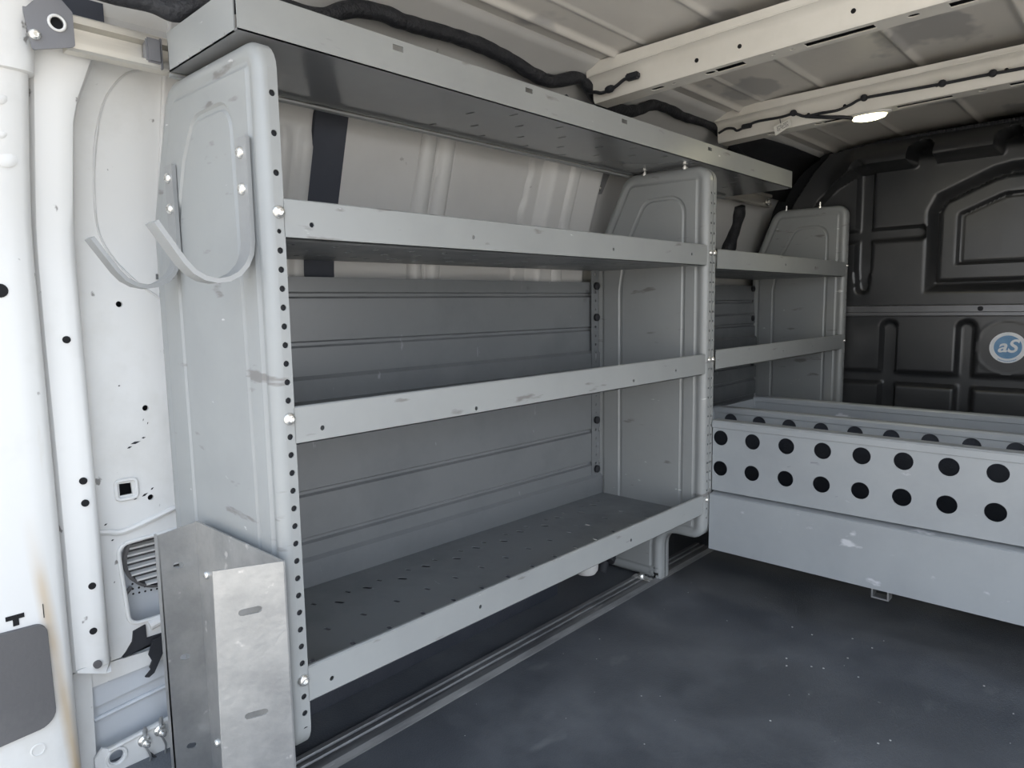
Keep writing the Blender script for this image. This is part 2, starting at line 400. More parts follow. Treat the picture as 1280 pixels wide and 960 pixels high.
for idx, lh in ((0, [(.045, .037), (.41, .035), (.9, .035), (1.3, .03)]), (11, [(.047, .04), (.408, .05), (.994, .045), (1.216, .035)]), (26, [(.042, .037), (.407, .03), (.985, .036)])):
    zt = -S * idx + .0168 + (.004 if idx == 0 else 0)
    shelf(-.004, L1, zt, U1, -.452, -.408, idx != 11 or True, lipholes=lh)
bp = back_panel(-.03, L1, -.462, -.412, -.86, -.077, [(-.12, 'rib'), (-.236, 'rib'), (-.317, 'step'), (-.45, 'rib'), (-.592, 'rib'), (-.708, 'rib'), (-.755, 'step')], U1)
for z in (-.09, -.197, -.555, -.73):
    m = MB(); m.lathe((-.398, L1 - .028, z), (1, 0, 0), [(.013, 0), (.013, .008), (.006, .012)], 12); obj('push_clip', m, SOFTB, bp, smooth=40)
m = MB()     # perforated rear upright flange where back panel meets the far end panel
m.plate([(L1 - .05, -.83), (L1 - .012, -.83), (L1 - .012, -.03), (L1 - .05, -.03)], [circ(L1 - .028, -.05 - .03 * k, .005, 8) for k in range(26)], lambda y, z: (-.40, y, z), (-.002, 0, 0))
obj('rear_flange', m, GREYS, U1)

U2 = thing('shelving_unit', 'shorter shelving unit beyond the first one, next to the black bulkhead', 'shelving', (-.2, 2.05, ZF), GR)
m = MB(); fl3 = [circ(Y2 - .024, -S * i, .004, 8) for i in range(-6, 30) if i not in (0, 11)]
dish(m, panel_outline(-.425, -.30), Y2, -1, holes=fl3, emb=emb2)
ep = obj('end_panel', m, GREY, U2, smooth=35)
for i in (0, 11):
    m = MB(); bolt(m, (0, Y2 - .022, -S * i), r=.009); obj('bolt', m, CHROME, ep, smooth=40)
m = MB(); fl4 = [circ(Y3 + .024, -S * i, .004, 8) for i in range(-6, 30) if i not in (0, 11)]
dish(m, panel_outline(-.425, -.32), Y3, 1, holes=fl4, emb=emb2)
ep = obj('end_panel', m, GREY, U2, smooth=35); ep['label'] = 'end panel standing against the black bulkhead'
for i in (0, 11):
    m = MB(); bolt(m, (0, Y3 + .02, -S * i), r=.008); obj('bolt', m, CHROME, ep, smooth=40)
for x in (-.27, -.12):
    m = MB(); m.lathe((x, Y3 + .012, .255), (0, 0, 1), [(.004, -.01), (.004, .0), (.008, .004), (.008, .012), (.004, .014), (.004, .03), (.002, .031)], 8)
    obj('stud', m, CHROME, ep, smooth=40)
shelf(Y2 + .003, Y3, .0125, U2, -.408, -.408, lipholes=[(2.0, .03), (2.3, .03)])
shelf(Y2 + .003, Y3, -S * 11 + .0254, U2, -.408, -.408, lipholes=[(2.0, .03), (2.3, .03)])
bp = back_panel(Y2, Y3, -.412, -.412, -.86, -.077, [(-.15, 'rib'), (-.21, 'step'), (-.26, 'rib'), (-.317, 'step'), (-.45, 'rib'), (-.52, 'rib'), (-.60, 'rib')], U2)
for z in (-.09, -.23, -.45):
    m = MB(); m.lathe((-.405, Y3 - .03, z), (1, 0, 0), [(.014, 0), (.014, .008), (.006, .012)], 12); obj('push_clip', m, SOFTB, bp, smooth=40)

# ------------------------------------------------------------------ overhead tray on top of the units
T = thing('overhead_tray', 'long grey steel tray with folded lips lying on top of both shelving units', 'shelf', (-.15, 1.0, .27))
ZT = .271; XF = -.025; XR = -.292; Ya = -.05; Yb = 2.10; H = .056
m = MB(); sl = []
for k in range(11):
    y0 = .52 + .16 * k
    if y0 > 1.95: break
    sl += [slot(x, y0 + .08 * ((j) % 2), .012, .0042, .1) for j, x in enumerate((-.245, -.187, -.117, -.06))]
m.plate([(XF, Ya), (XF, Yb), (XR, Yb), (XR, Ya)], sl, lambda x, y: (x, y, ZT), (0, 0, .002)); obj('deck', m, GLOSS, T)
m = MB(); m.box(XR + .006, XF - .006, Ya + .01, Yb - .01, ZT + .005, ZT + .009); obj('shade_sheet', m, SOFTB, T)  # dark sheet added above the deck so its slots read dark
m = MB(); sq = []
for y in (.254, .613, .985, 1.45): sq.append([(y - .012, ZT + .042), (y + .012, ZT + .042), (y + .012, ZT + .052), (y - .012, ZT + .052)])
m.plate([(Ya, ZT), (Yb, ZT), (Yb, ZT + .062), (Ya, ZT + .062)], sq, lambda y, z: (XF, y, z), (-.002, 0, 0))
m.sweep([(XF, ZT + .062), (XF - .004, ZT + .0635), (XF - .012, ZT + .0625)], Ya, Yb, lambda a, c, t: (a, t, c))
obj('front_lip', m, GREY, T)
m = MB(); m.plate([(XR, ZT), (XF - .012, ZT), (XF - .012, ZT + .064), (XR, ZT + .064)], [], lambda x, z: (x, Ya, z), (0, .002, 0))
m.plate([(XR, Ya), (XF - .012, Ya), (XF - .012, Ya + .015), (XR, Ya + .015)], [], lambda x, y: (x, y, ZT + .064), (0, 0, .002))
for k in range(5): m.box(XR + .03 + .045 * k, XR + .045 + .045 * k, Ya - .0015, Ya + .001, ZT + .001, ZT + .005)
o = obj('end_lip', m, GREY, T)
m = MB(); m.plate([(XR, ZT), (XF - .012, ZT), (XF - .012, ZT + .056), (XR, ZT + .056)], [], lambda x, z: (x, Yb, z), (0, -.002, 0)); obj('end_lip', m, GREY, T)
m = MB(); m.plate([(Ya, ZT), (Yb, ZT), (Yb, ZT + .05), (Ya, ZT + .05)], [], lambda y, z: (XR, y, z), (.002, 0, 0))
m.sweep([(XR, ZT - .002), (XR - .003, ZT - .010), (XR + .010, ZT - .010)], Ya, Yb, lambda a, c, t: (a, t, c)); obj('rear_lip', m, GREY, T)

# ------------------------------------------------------------------ aluminium rail behind the tray
Rl = thing('load_rail', 'bare aluminium load rail running along the wall top behind the overhead tray', 'rail', (-.33, 1.2, .30))
prof = [(-.345, .279), (-.322, .279), (-.318, .283), (-.318, .293), (-.334, .297), (-.334, .320), (-.318, .324), (-.318, .335), (-.322, .338), (-.345, .338)]
m = MB(); m.sweep(prof, -.20, 2.62, lambda a, c, t: (a, t, c), close=True); obj('rail', m, ALUM, Rl, smooth=20)
m = MB(); m.box(-.333, -.313, -.078, -.052, .288, .330, b=.003); m.box(-.335, -.315, -.054, -.050, .280, .333, b=.001); obj('clamp', m, BRACK, Rl)
m = MB()
m.plate(rpoly([(-.251, .264, .004), (-.190, .283, .006), (-.190, .337, .004), (-.213, .362, .006), (-.225, .405, .01), (-.27, .405, .01), (-.26, .33, .004)]), [circ(-.214, .314, .0095, 18)],
        lambda y, z: (-.312, y, z), (-.004, 0, 0))
eb = obj('end_bracket', m, BRACK, Rl)
m = MB(); m.tube([(-.311, a, c) for a, c in circ(-.214, .314, .0115, 24) + [(-.2025, .314)]], .0024, 8); obj('grommet', m, WPL, eb, smooth=60)
m = MB(); m.lathe((-.33, -.214, .314), (1, 0, 0), [(.0105, 0), (.0105, .012), (0, .012)], 16); obj('hole_dark_disc', m, HOLE, eb)  # black disc added behind the bracket hole to make it look dark
m = MB(); bolt(m, (-.312, -.246, .288), r=.009); obj('bolt', m, CHROME, eb, smooth=40)
m = MB(); m.lathe((-.318, 2.56, .297), (1, 0, 0), [(.014, 0), (.018, .004), (.018, .012), (.010, .013), (.009, .006), (0, .006)], 18); obj('end_bolt', m, CHROME, Rl, smooth=40)

# ------------------------------------------------------------------ J hooks on the near end panel
def jhook(xc, label, tip):
    h = thing('ladder_hook', label, 'hook', (xc, -.05, .0), 'ladder hooks on the near end panel')
    path = [(-.0365, .118), (-.0365, -.02), (-.0365, -.045)]
    for k in range(1, 9):
        a = PI * .5 * k / 8 * 1.62; path.append((-.0365 - .062 * (1 - math.cos(a)), -.045 - .066 * math.sin(a)))
    path.append((-.187, -.026))
    t = .0075; up = []; dn = []
    for i, p in enumerate(path):
        a = Vector(path[max(i - 1, 0)]); c = Vector(path[min(i + 1, len(path) - 1)]); d = (c - a).normalized(); nn = Vector((-d.y, d.x))
        up.append(Vector(p)); dn.append(Vector(p) - nn * -t if False else Vector(p) + nn * -t)
    hw = .0175; m = MB(); vs = []
    n = len(path)
    for i in range(n):
        for q in (up[i], dn[i]):
            for sx in (-hw, hw): vs.append((xc + sx, q.x, q.y))
    fs = []
    for i in range(n - 1):
        a = i * 4; c = a + 4
        fs += [(a, a + 1, c + 1, c), (a + 2, c + 2, c + 3, a + 3), (a, c, c + 2, a + 2), (a + 1, a + 3, c + 3, c + 1)]
    fs += [(0, 2, 3, 1), (4 * n - 4, 4 * n - 3, 4 * n - 1, 4 * n - 2)]
    m.add(vs, fs); obj('strap', m, HOOKM, h, smooth=35)
    for z in (.094, .038):
        m = MB(); bolt(m, (xc, -.0428, z), (0, -1, 0), r=.010, h=.008); obj('bolt', m, CHROME, h, smooth=40)
    m = MB(); m.lathe((xc, -.0428, .066), (0, -1, 0), [(.0055, -.001), (.0055, .0005), (.0, .0005)], 10); obj('hole', m, HOLE, h)
jhook(-.052, 'grey flat-bar hook bolted to the near end panel beside its perforated front edge', 0)
jhook(-.345, 'grey flat-bar hook at the back edge of the near end panel, over the white wall', 1)

# ------------------------------------------------------------------ galvanised channel at the foot of the near end panel
Ch = thing('mounting_channel', 'open galvanised steel channel with slotted flanges bolted upright to the near end panel', 'channel', (-.14, -.08, -1.08))
m = MB()
m.plate([(-.31, -1.088), (.028, -1.088), (.028, -.552), (-.31, -.556)], [], lambda x, z: (x, -.052, z), (0, .003, 0)); obj('back_plate', m, GALV, Ch)
m = MB(); m.plate([(-.052, -1.088), (-.125, -1.088), (-.121, -.567), (-.052, -.558)], [slot(-.089, z, .010, .0055, -.35) for z in (-.634, -.818, -1.002)], lambda y, z: (-.31, y, z), (-.003, 0, 0))
m.plate([(-.31, -1.088), (-.325, -1.088), (-.325, -.567), (-.31, -.567)], [], lambda x, z: (x, -.1235, z), (0, .003, 0))
obj('left_flange', m, GALV, Ch)
m = MB(); fn = lambda y, z: (.028 + (y + .052) * .46, y, z)
m.plate([(-.052, -1.088), (-.152, -1.088), (-.146, -.552), (-.052, -.552)], [slot(-.100, z, .0165, .0055, .06) for z in (-.625, -.798, -.968)], fn, (-.003, 0, 0))
obj('right_flange', m, GALV, Ch)
for x, z in ((-.272, -.655), (-.277, -1.0)):
    m = MB(); bolt(m, (x, -.052, z), (0, -1, 0), r=.008, h=.006); obj('bolt', m, CHROME, Ch, smooth=40)

# ------------------------------------------------------------------ cross bin in front of the bulkhead
XE = 1.90; YB = 1.446
B = thing('cargo_bin', 'wide grey metal bin with two rows of round holes across the front', 'bin', (.8, 1.7, -.95))
def holes2(x0, z0, n): return [circ(x0 + .1039 * k, z0, .0240, 24) for k in range(n)] + [circ(x0 + .1039 * k, z0 - .0986, .0240, 24) for k in range(n)]
m = MB()
m.plate([(.003, -.752), (XE, -.752), (XE, -.532), (.003, -.532)], holes2(.0296, -.580, 18), lambda x, z: (x, YB, z), (0, .003, 0))
m.sweep([(YB, -.549), (YB - .006, -.547), (YB - .006, -.530), (YB - .001, -.525), (YB + .034, -.524), (YB + .037, -.529), (YB + .037, -.54)], .003, XE, lambda a, c, t: (t, a, c))
m.sweep([(YB, -.752), (YB + .02, -.754)], .003, XE, lambda a, c, t: (t, a, c))
obj('perforated_front', m, ALUB, B, smooth=30)
m = MB()
m.sweep([(YB + .02, -.757), (YB - .012, -.763), (YB - .016, -.766), (YB - .016, -.944), (YB + .012, -.946)], .003, XE, lambda a, c, t: (t, a, c))
o = obj('kick_panel', m, ALUB, B, solid=.003); o['label'] = 'plain lower front sheet below the holes'
m = MB()
m.plate([(-.14, -.94), (XE, -.94), (XE, -.532), (-.14, -.532)], holes2(.03 - .1039, -.572, 19), lambda x, z: (x, 1.73, z), (0, .003, 0))
m.sweep([(1.73, -.548), (1.725, -.546), (1.725, -.531), (1.731, -.526), (1.762, -.526), (1.765, -.536)], -.14, XE, lambda a, c, t: (t, a, c))
obj('divider', m, ALUB, B, smooth=30)
m = MB(); m.box(-.13, XE - .01, 1.716, 1.727, -.93, -.60, b=.002); m.box(-.13, XE - .01, 1.700, 1.716, -.70, -.69, b=.002); m.box(-.13, XE - .01, 1.735, 1.742, -.93, -.535); o = obj('shade_sheet', m, LINER, B); o['label'] = 'dark sheet added inside the bin to stand in for shade behind the holes'  # dark sheets put in so the bin interior looks shaded
m = MB()
m.plate([(-.14, -.94), (XE, -.94), (XE, -.532), (-.14, -.532)], [], lambda x, z: (x, 2.07, z), (0, .003, 0))
m.sweep([(2.07, -.548), (2.065, -.546), (2.065, -.531), (2.071, -.526), (2.10, -.526), (2.103, -.536)], -.14, XE, lambda a, c, t: (t, a, c))
obj('rear_panel', m, ALUB, B, smooth=30)
m = MB(); m.plate([(1.50, -.94), (2.07, -.94), (2.07, -.535), (1.50, -.535)], [], lambda y, z: (-.14, y, z), (.003, 0, 0)); obj('side_panel', m, ALUB, B)
m = MB(); m.sweep([(.489, -.944), (.489, -.970), (.533, -.970), (.533, -.944), (.529, -.944), (.529, -.966), (.493, -.966), (.493, -.944)], YB - .014, YB + .02, lambda a, c, t: (a, t, c), close=True)
obj('hanger', m, GALV, B)
for y in (2.03,):
    for x in (.2, 1.1):
        m = MB(); m.box(x, x + .03, y, y + .03, ZF, -.94); obj('leg', m, ALUB, B)

# ------------------------------------------------------------------ bulkhead
BK = thing('bulkhead', 'moulded black plastic bulkhead with pressed panels closing off the cargo bay', 'bulkhead', (.85, 2.75, ZF))
XC = .85
OUT = [(-.32, .05), (-.30, .22), (-.235, .325), (-.165, .43), (-.10, .494), (-.02, .503), (.05, .507), (.22, .516), (.40, .519), (.62, .52)]
def top_z(x):
    x = x if x < XC else 2 * XC - x
    return interp(x, [p[0] for p in OUT], [p[1] for p in OUT])
INN = [(-.33, -.1), (-.22, .18), (-.136, .315), (-.07, .375), (.022, .423), (.19, .425), (.34, .428), (.62, .43)]
def in_z(x):
    x = x if x < XC else 2 * XC - x
    return interp(x, [p[0] for p in INN], [p[1] for p in INN])
HEX = [(.272, -.137), (.272, .215), (.305, .285), (.50, .372), (.56, .384)]
HEX = HEX + [(2 * XC - x, z) for x, z in HEX[::-1]]
def psdf(poly, x, z):
    d = 1e9; s = 1.; n = len(poly)
    for i in range(n):
        ax, az = poly[i]; bx, bz = poly[i - 1]
        ex, ez = bx - ax, bz - az; wx_, wz_ = x - ax, z - az
        t = min(1, max(0, (wx_ * ex + wz_ * ez) / (ex * ex + ez * ez))); qx, qz = wx_ - ex * t, wz_ - ez * t
        d = min(d, qx * qx + qz * qz)
        c1 = z >= az; c2 = z < bz; c3 = ex * wz_ > ez * wx_
        if (c1 and c2 and c3) or (not c1 and not c2 and not c3): s = -s
    return s * math.sqrt(d)
HEXI = HEX[:]
def capsule(x, z, x0, z0, x1, z1, r):
    ex, ez = x1 - x0, z1 - z0; t = min(1, max(0, ((x - x0) * ex + (z - z0) * ez) / (ex * ex + ez * ez)))
    return math.hypot(x - x0 - ex * t, z - z0 - ez * t) - r
def bulk_h(x, z):
    h = 0.; D = .030; w = .013
    if z > -.205:
        d = min(capsule(x, z, .045, -.10, .045, .40, .026 if z > -.02 else .026 + (z + .02) * .10), capsule(x, z, -.4, .128, .26, .128, .021))
        d = min(d, capsule(x, z, 2 * XC - .045, -.10, 2 * XC - .045, .40, .026), capsule(x, z, 2 * XC - .26, .128, 2.2, .128, .021))
        if .2 < x < 1.5 and z > -.2:
            q = psdf(HEXI, x, z) + .02
            q = q - .02 * 0
            if q < .03:
                g = .0
                if q > -.030: g = -.050 * ss(.012, -.036, q)
                elif q > -.09: g = -.048 + .034 * ss(-.030, -.044, q)
                else: g = -.014 - .022 * ss(-.100, -.112, q) + .004 * ss(-.113, -.118, q)
                h += g
        h -= D * ss(w, -w * .3, d) * (1 if not (.262 < x < 2 * XC - .262 and psdf(HEXI, x, z) < -.01) else 0)
        dz = z - in_z(x)                                # overhanging header with scallops
        k = ss(-.006, .010, dz + .024)
        for c in (.278, .573, XC, 2 * XC - .573, 2 * XC - .278):
            e = capsule(x, z, c, .38, c, .442, .040)
            k *= ss(-.006, .008, e)
        h += (.05 + .10 * ss(-.12, .08, x if x < XC else 2 * XC - x)) * k - .09 * ss(-.005, .095, dz) * ss(-.12, .08, x if x < XC else 2 * XC - x)
        h += .0
    else:
        d = 1.
        for c in (.16, .447, .735, 1.02, 1.30, 1.59):
            d = min(d, capsule(x, z, c, -.275, c, -.9, .0255))
        d = min(d, capsule(x, z, -.5, -.493, 2.2, -.493, .0215), capsule(x, z, -.5, -.80, 2.2, -.80, .0215))
        h -= D * ss(w, -w * .3, d)
        e = abs(math.hypot(x - .59, z + .348) - .108); h += .002 * ss(.006, 0, e)
    return h
def bulk_grid(x0, x1, z0, z1, step, name, parent, clip):
    nxx = int((x1 - x0) / step) + 1; nz = int((z1 - z0) / step) + 1
    vs = []; keep = []
    for j in range(nz):
        for i in range(nxx):
            x = x0 + i * step; z = z0 + j * step; zz = z
            if clip: zz = min(z, top_z(x))
            keep.append(not clip or z <= top_z(x) + step)
            vs.append((x, 2.75 - bulk_h(x, zz) + (.0 if zz == z else .02), zz))
    fs = []
    for j in range(nz - 1):
        for i in range(nxx - 1):
            q = (j * nxx + i, j * nxx + i + 1, (j + 1) * nxx + i + 1, (j + 1) * nxx + i)
            if all(keep[k] for k in q): fs.append(q)
    m = MB(); m.add(vs, fs)
    return obj(name, m, BLACKP, parent, smooth=55, solid=.006, off=1.)
bulk_grid(-.32, 2 * XC + .32, -.20, .52, .0068, 'upper_panel', BK, True)
bulk_grid(-.32, 2 * XC + .32, -1.08, -.20, .0075, 'lower_panel', BK, False)
m = MB(); m.sweep([(2.755, -.176), (2.735, -.176), (2.726, -.180), (2.724, -.205), (2.729, -.208), (2.728, -.220), (2.733, -.224), (2.755, -.224)], -.32, 2.0, lambda a, c, t: (t, a, c))
o = obj('joint_strip', m, BLACKS, BK, smooth=25); o['label'] = 'shiny black joint strip across the bulkhead'
for x in (.495, 1.2):
    m = MB(); m.lathe((x, 2.725, -.193), (0, -1, 0), [(.010, -.004), (.010, .0012), (.006, .002), (0, .002)], 14); obj('rivet', m, SOFTB, BK)
# round sticker
sx, sz, sy = .59, -.348, 2.7485
m = MB(); m.lathe((sx, sy, sz), (0, -1, 0), [(.061, 0), (.061, .0012), (0, .0012)], 40, 0)
st = obj('sticker', m, STW, BK); st['label'] = 'round blue and white sticker with monogram'
m = MB(); m.lathe((sx, sy - .0012, sz + .002), (0, -1, 0), [(.046, 0), (.046, .0006), (0, .0006)], 40, 0); obj('blue_disc', m, STB, st)
def text_mesh(s, size, loc, rot, mt, name, parent, shear=0, ext=.0005):
    cu = bpy.data.curves.new('t', 'FONT'); cu.body = s; cu.size = size; cu.align_x = 'CENTER'; cu.align_y = 'CENTER'; cu.extrude = ext; cu.shear = shear; cu.offset = size * .02
    to = bpy.data.objects.new('t', cu); COL.objects.link(to); bpy.context.view_layer.update()
    me = bpy.data.meshes.new_from_object(to.evaluated_get(bpy.context.evaluated_depsgraph_get()))
    M = Matrix.Translation(loc) @ rot.to_4x4(); me.transform(M); bpy.data.objects.remove(to)
    o = MB(); o.add([v.co[:] for v in me.vertices], [tuple(p.vertices) for p in me.polygons]); bpy.data.meshes.remove(me)
    return obj(name, o, mt, parent)
RF = Matrix(((1, 0, 0), (0, 0, -1), (0, 1, 0)))
text_mesh('aS', .072, (sx - .002, sy - .0022, sz + .004), RF, STW, 'monogram', st, shear=.25)
m = MB()
for k in range(14):
    a = -PI / 2 + (k - 6.5) * .085; m.box(sx + .054 * math.cos(a) - .0012, sx + .054 * math.cos(a) + .0012, sy - .0022, sy - .001, sz + .054 * math.sin(a) - .0022, sz + .054 * math.sin(a) + .0022)
obj('rim_lettering', m, STB, st)

# ribbed conduit along the top of the bulkhead
m = MB(); P = spline([(.0, 2.70, .500), (.12, 2.69, .507), (.30, 2.685, .511), (.60, 2.68, .511), (1.0, 2.68, .51), (1.5, 2.69, .505)], 90)
m.tube(P, [.0085 if i % 3 else .0062 for i in range(len(P))], 8); c = obj('ribbed_conduit', m, TAPE, smooth=20)
tag(c, 'thin ribbed black conduit running along the top edge of the bulkhead', 'conduit')
# black curved sheet between the wall and the bulkhead
m = MB(); zz = [.33 + .02 * i for i in range(10)]
vs = [(wx(z) + .012 + .03 * ss(2.05, 2.5, y), y, z) for z in zz for y in (2.10, 2.3, 2.5, 2.85)] ; n = 4
m.add(vs, [(j * n + i, j * n + i + 1, (j + 1) * n + i + 1, (j + 1) * n + i) for j in range(len(zz) - 1) for i in range(n - 1)])
o = struct('dark_corner_sheet', m, SOFTB, smooth=60, solid=.006)
m = MB(); vs = [(-.5, 2.84, -1.05), (.1, 2.84, -1.05), (.1, 2.84, .53), (-.5, 2.84, .53)]; m.box(-.55, .0, 2.83, 2.84, -1.05, .53); struct('cab_dark_sheet', m, SOFTB)  # black sheet standing in for the dark cab beyond the gap
m = MB(); m.tube(spline([(-.40, 2.45, .28), (-.42, 2.47, .20), (-.43, 2.44, .12), (-.445, 2.42, .03), (-.45, 2.45, -.02)], 8), [.03] * 33, 10, wob=.3)
tag(obj('cable_sleeve', m, TAPE, smooth=60), 'bunched black cable sleeve hanging on the wall behind the short shelving unit', 'cable')

# ------------------------------------------------------------------ roof bows
def bow(y0, y1, zb, zt, label, seed):
    o = thing('roof_bow', label, 'roof bow', (.85, y0, zb), 'white roof bows')
    rnd = random.Random(seed)
    xs_ = [-.212 + .05 * i for i in range(0, 44)]
    def cz(x): return .022 * (1 - ((x - .85) / 1.1) ** 2)
    prof = [(y0 - .035, zt + .045), (y0 - .030, zt + .012), (y0 - .012, zt + .006), (y0, zt - .004), (y0 + .004, zb + .008), (y0 + .010, zb)]
    m = MB(); n = len(prof); vs = [(x, a, c + cz(x) * (1 if c < zt + .03 else 0)) for x in xs_ for a, c in prof]
    m.add(vs, [(i * n + k, i * n + k + 1, (i + 1) * n + k + 1, (i + 1) * n + k) for i in range(len(xs_) - 1) for k in range(n - 1)])
    vs = []; prof2 = [(y1 - .004, zb), (y1, zb + .006), (y1 + .002, zt + .01), (y1 + .03, zt + .03)]; n = 4
    vs = [(x, a, c + cz(x)) for x in xs_ for a, c in prof2]
    m.add(vs, [(i * n + k, i * n + k + 1, (i + 1) * n + k + 1, (i + 1) * n + k) for i in range(len(xs_) - 1) for k in range(n - 1)])
    hs = []; yc = (y0 + y1) / 2
    for x, hx, hy in ((-.02, .02, .009), (.03, .006, .005), (.135, .014, .010), (.19, .038, .013), (.30, .006, .004), (.345, .006, .004), (.45, .075, .013), (.60, .012, .008), (.76, .095, .014), (1.0, .02, .009), (1.2, .07, .013), (1.4, .07, .013)):
        hs.append(slot(x, yc, hx, hy, 0) if hx < .03 else [(x - hx, yc - hy), (x + hx, yc - hy), (x + hx, yc + hy), (x - hx, yc + hy)])
    m.plate([(xs_[0], y0 + .010), (xs_[-1], y0 + .010), (xs_[-1], y1 - .004), (xs_[0], y1 - .004)], hs, lambda x, y: (x, y, zb + cz(x)), (0, 0, .002),
            cuts=[((x, y0 - .01), (x, y1 + .01)) for x in xs_[1:-1]])
    obj('bow', m, BOWP, o, smooth=50)
    m = MB(); P = spline([(x, y0 - .026, zt + .0115 + cz(x)) for x in xs_], 4)
    m.tube(P, [.0032 + .0022 * noise.noise(Vector((p.x * 40, seed, 0))) for p in P], 6); obj('sealant_bead', m, BOWP, o, smooth=60)
    m = MB(); vs = [(x, a, zb + cz(x) + c) for x in xs_ for a, c in ((y0 + .012, .004), (y0 + .012, .012), (y1 - .005, .012), (y1 - .005, .004))]
    m.add(vs, [(i * 4 + k, i * 4 + k + 1, i * 4 + 5 + k, i * 4 + 4 + k) for i in range(len(xs_) - 1) for k in range(3)]); obj('slot_shade', m, SOFTB, o)  # dark sheet standing in for the shade inside the slotted bow
    for x, dz in ((.115, .028), (.23, .03), (.49, .032), (.62, .032), (.66, .034)):
        m = MB(); m.lathe((x, y0 + .0022, zb + dz + cz(x)), (0, -1, 0), [(.0055, -.002), (.0055, .0012), (0, .0012)], 10); obj('hole', m, HOLE, o)
    return o
bow(1.10, 1.175, .423, .478, 'cream roof bow with slots spanning the ceiling, nearest the rear doors', 1)
bow(1.865, 1.945, .430, .490, 'cream roof bow next to the bulkhead carrying the lamp and thin cable', 2)
# dome light
DL = thing('dome_light', 'lit flat oval lamp set under the roof bow by the bulkhead', 'lamp', (.293, 1.905, .435))
m = MB(); m.lathe((0, 0, 0), (0, 0, -1), [(.066, 0), (.066, .004), (.058, .008), (.054, .008)], 24)
m.v = [(.293 + x, 1.908 + y * .55, .4465 + z) for x, y, z in m.v]; obj('rim', m, WPL, DL, smooth=40)
m = MB(); m.lathe((0, 0, 0), (0, 0, -1), [(.054, .006), (.048, .016), (.03, .021), (0, .023)], 24)
m.v = [(.293 + x, 1.908 + y * .55, .4465 + z) for x, y, z in m.v]; obj('lens', m, LENS, DL, smooth=60)

# ------------------------------------------------------------------ cables
m = MB(); hp = [(-.285, -.19, .372), (-.27, -.10, .372), (-.25, -.05, .362), (-.235, -.02, .374), (-.235, .03, .392), (-.230, .090, .412), (-.230, .146, .418), (-.230, .223, .421), (-.230, .270, .446), (-.230, .319, .464), (-.230, .380, .472), (-.230, .423, .470), (-.230, .490, .473), (-.230, .562, .478), (-.230, .666, .480), (-.230, .721, .476), (-.230, .780, .470), (-.230, .856, .456), (-.230, .939, .454), (-.228, 1.045, .486), (-.228, 1.090, .478), (-.230, 1.148, .450), (-.230, 1.242, .439), (-.230, 1.352, .454), (-.226, 1.446, .490), (-.224, 1.546, .494), (-.226, 1.636, .488), (-.226, 1.826, .492), (-.230, 1.921, .476), (-.235, 2.036, .452), (-.25, 2.2, .425), (-.27, 2.5, .41)]
P = spline(hp, 12); m.tube(P, [.0175 * (1 - .25 * ss(1.3, 2.0, p.y)) for p in P], 12, wob=.18)
W = thing('wiring_harness', 'thick black taped wiring harness sagging along the roof edge above the overhead tray', 'cable', (-.24, 1.0, .42))
obj('taped_bundle', m, TAPE, W, smooth=60)
for (x, y, z) in ((-.23, .30, .476), (-.235, .72, .484), (-.235, 1.09, .49), (-.24, 0.93, .463)):
    m = MB(); m.lathe((x, y, z - .02), (.1, 0, 1), [(.012, 0), (.012, .022), (.006, .03)], 8); obj('clip', m, SOFTB, W, smooth=40)
m = MB(); m.add([(-.215, .98, .425), (-.215, 1.06, .385), (-.215, .93, .40), (-.212, .98, .425), (-.212, 1.06, .385), (-.212, .93, .40)], [(0, 1, 2), (3, 5, 4), (0, 3, 4, 1), (1, 4, 5, 2), (2, 5, 3, 0)]); obj('tape_tail', m, SOFTB, W)

C2 = thing('lamp_cable', 'thin black cable clipped along the roof bow nearest the bulkhead', 'cable', (.3, 1.86, .46))
P = spline([(-.20, 1.85, .462), (-.172, 1.855, .474), (-.145, 1.855, .470), (-.13, 1.855, .460), (-.10, 1.855, .468), (-.058, 1.857, .478), (.022, 1.858, .477), (.069, 1.857, .480), (.085, 1.857, .474), (.109, 1.857, .464), (.16, 1.857, .464), (.212, 1.857, .463), (.25, 1.857, .472), (.291, 1.857, .484), (.40, 1.857, .482), (.506, 1.857, .480), (.606, 1.857, .480), (.75, 1.857, .478), (1.0, 1.857, .48), (1.4, 1.857, .475)], 8)
m = MB(); m.tube(P, .0045, 8); obj('cable', m, TAPE, C2, smooth=60)
m = MB(); m.tube(spline([(.109, 1.858, .464), (.18, 1.862, .448), (.22, 1.87, .442), (.25, 1.89, .437)], 6), .006, 8); obj('lamp_lead', m, TAPE, C2, smooth=60)
for x, z in ((.069, .482), (.291, .485), (.506, .481), (.63, .481)):
    m = MB(); m.lathe((x, 1.862, z), (0, -1, 0), [(.010, 0), (.011, .006), (.009, .014), (.004, .016)], 12); obj('clip', m, SOFTB, C2, smooth=40)
m = MB(); m.box(-.112, -.075, 1.845, 1.858, .460, .476, b=.003); obj('connector', m, SOFTB, C2)
C1 = thing('connector_lead', 'short black lead with a plug on the end of the rear roof bow', 'cable', (-.1, 1.08, .44))
m = MB(); m.tube(spline([(-.22, 1.09, .455), (-.19, 1.085, .447), (-.17, 1.082, .440), (-.145, 1.082, .441), (-.12, 1.082, .447), (-.095, 1.082, .458), (-.08, 1.082, .460)], 8), .0048, 8); obj('lead', m, TAPE, C1, smooth=60)
m = MB(); m.box(-.085, -.045, 1.072, 1.092, .452, .470, b=.004); obj('plug', m, SOFTB, C1)
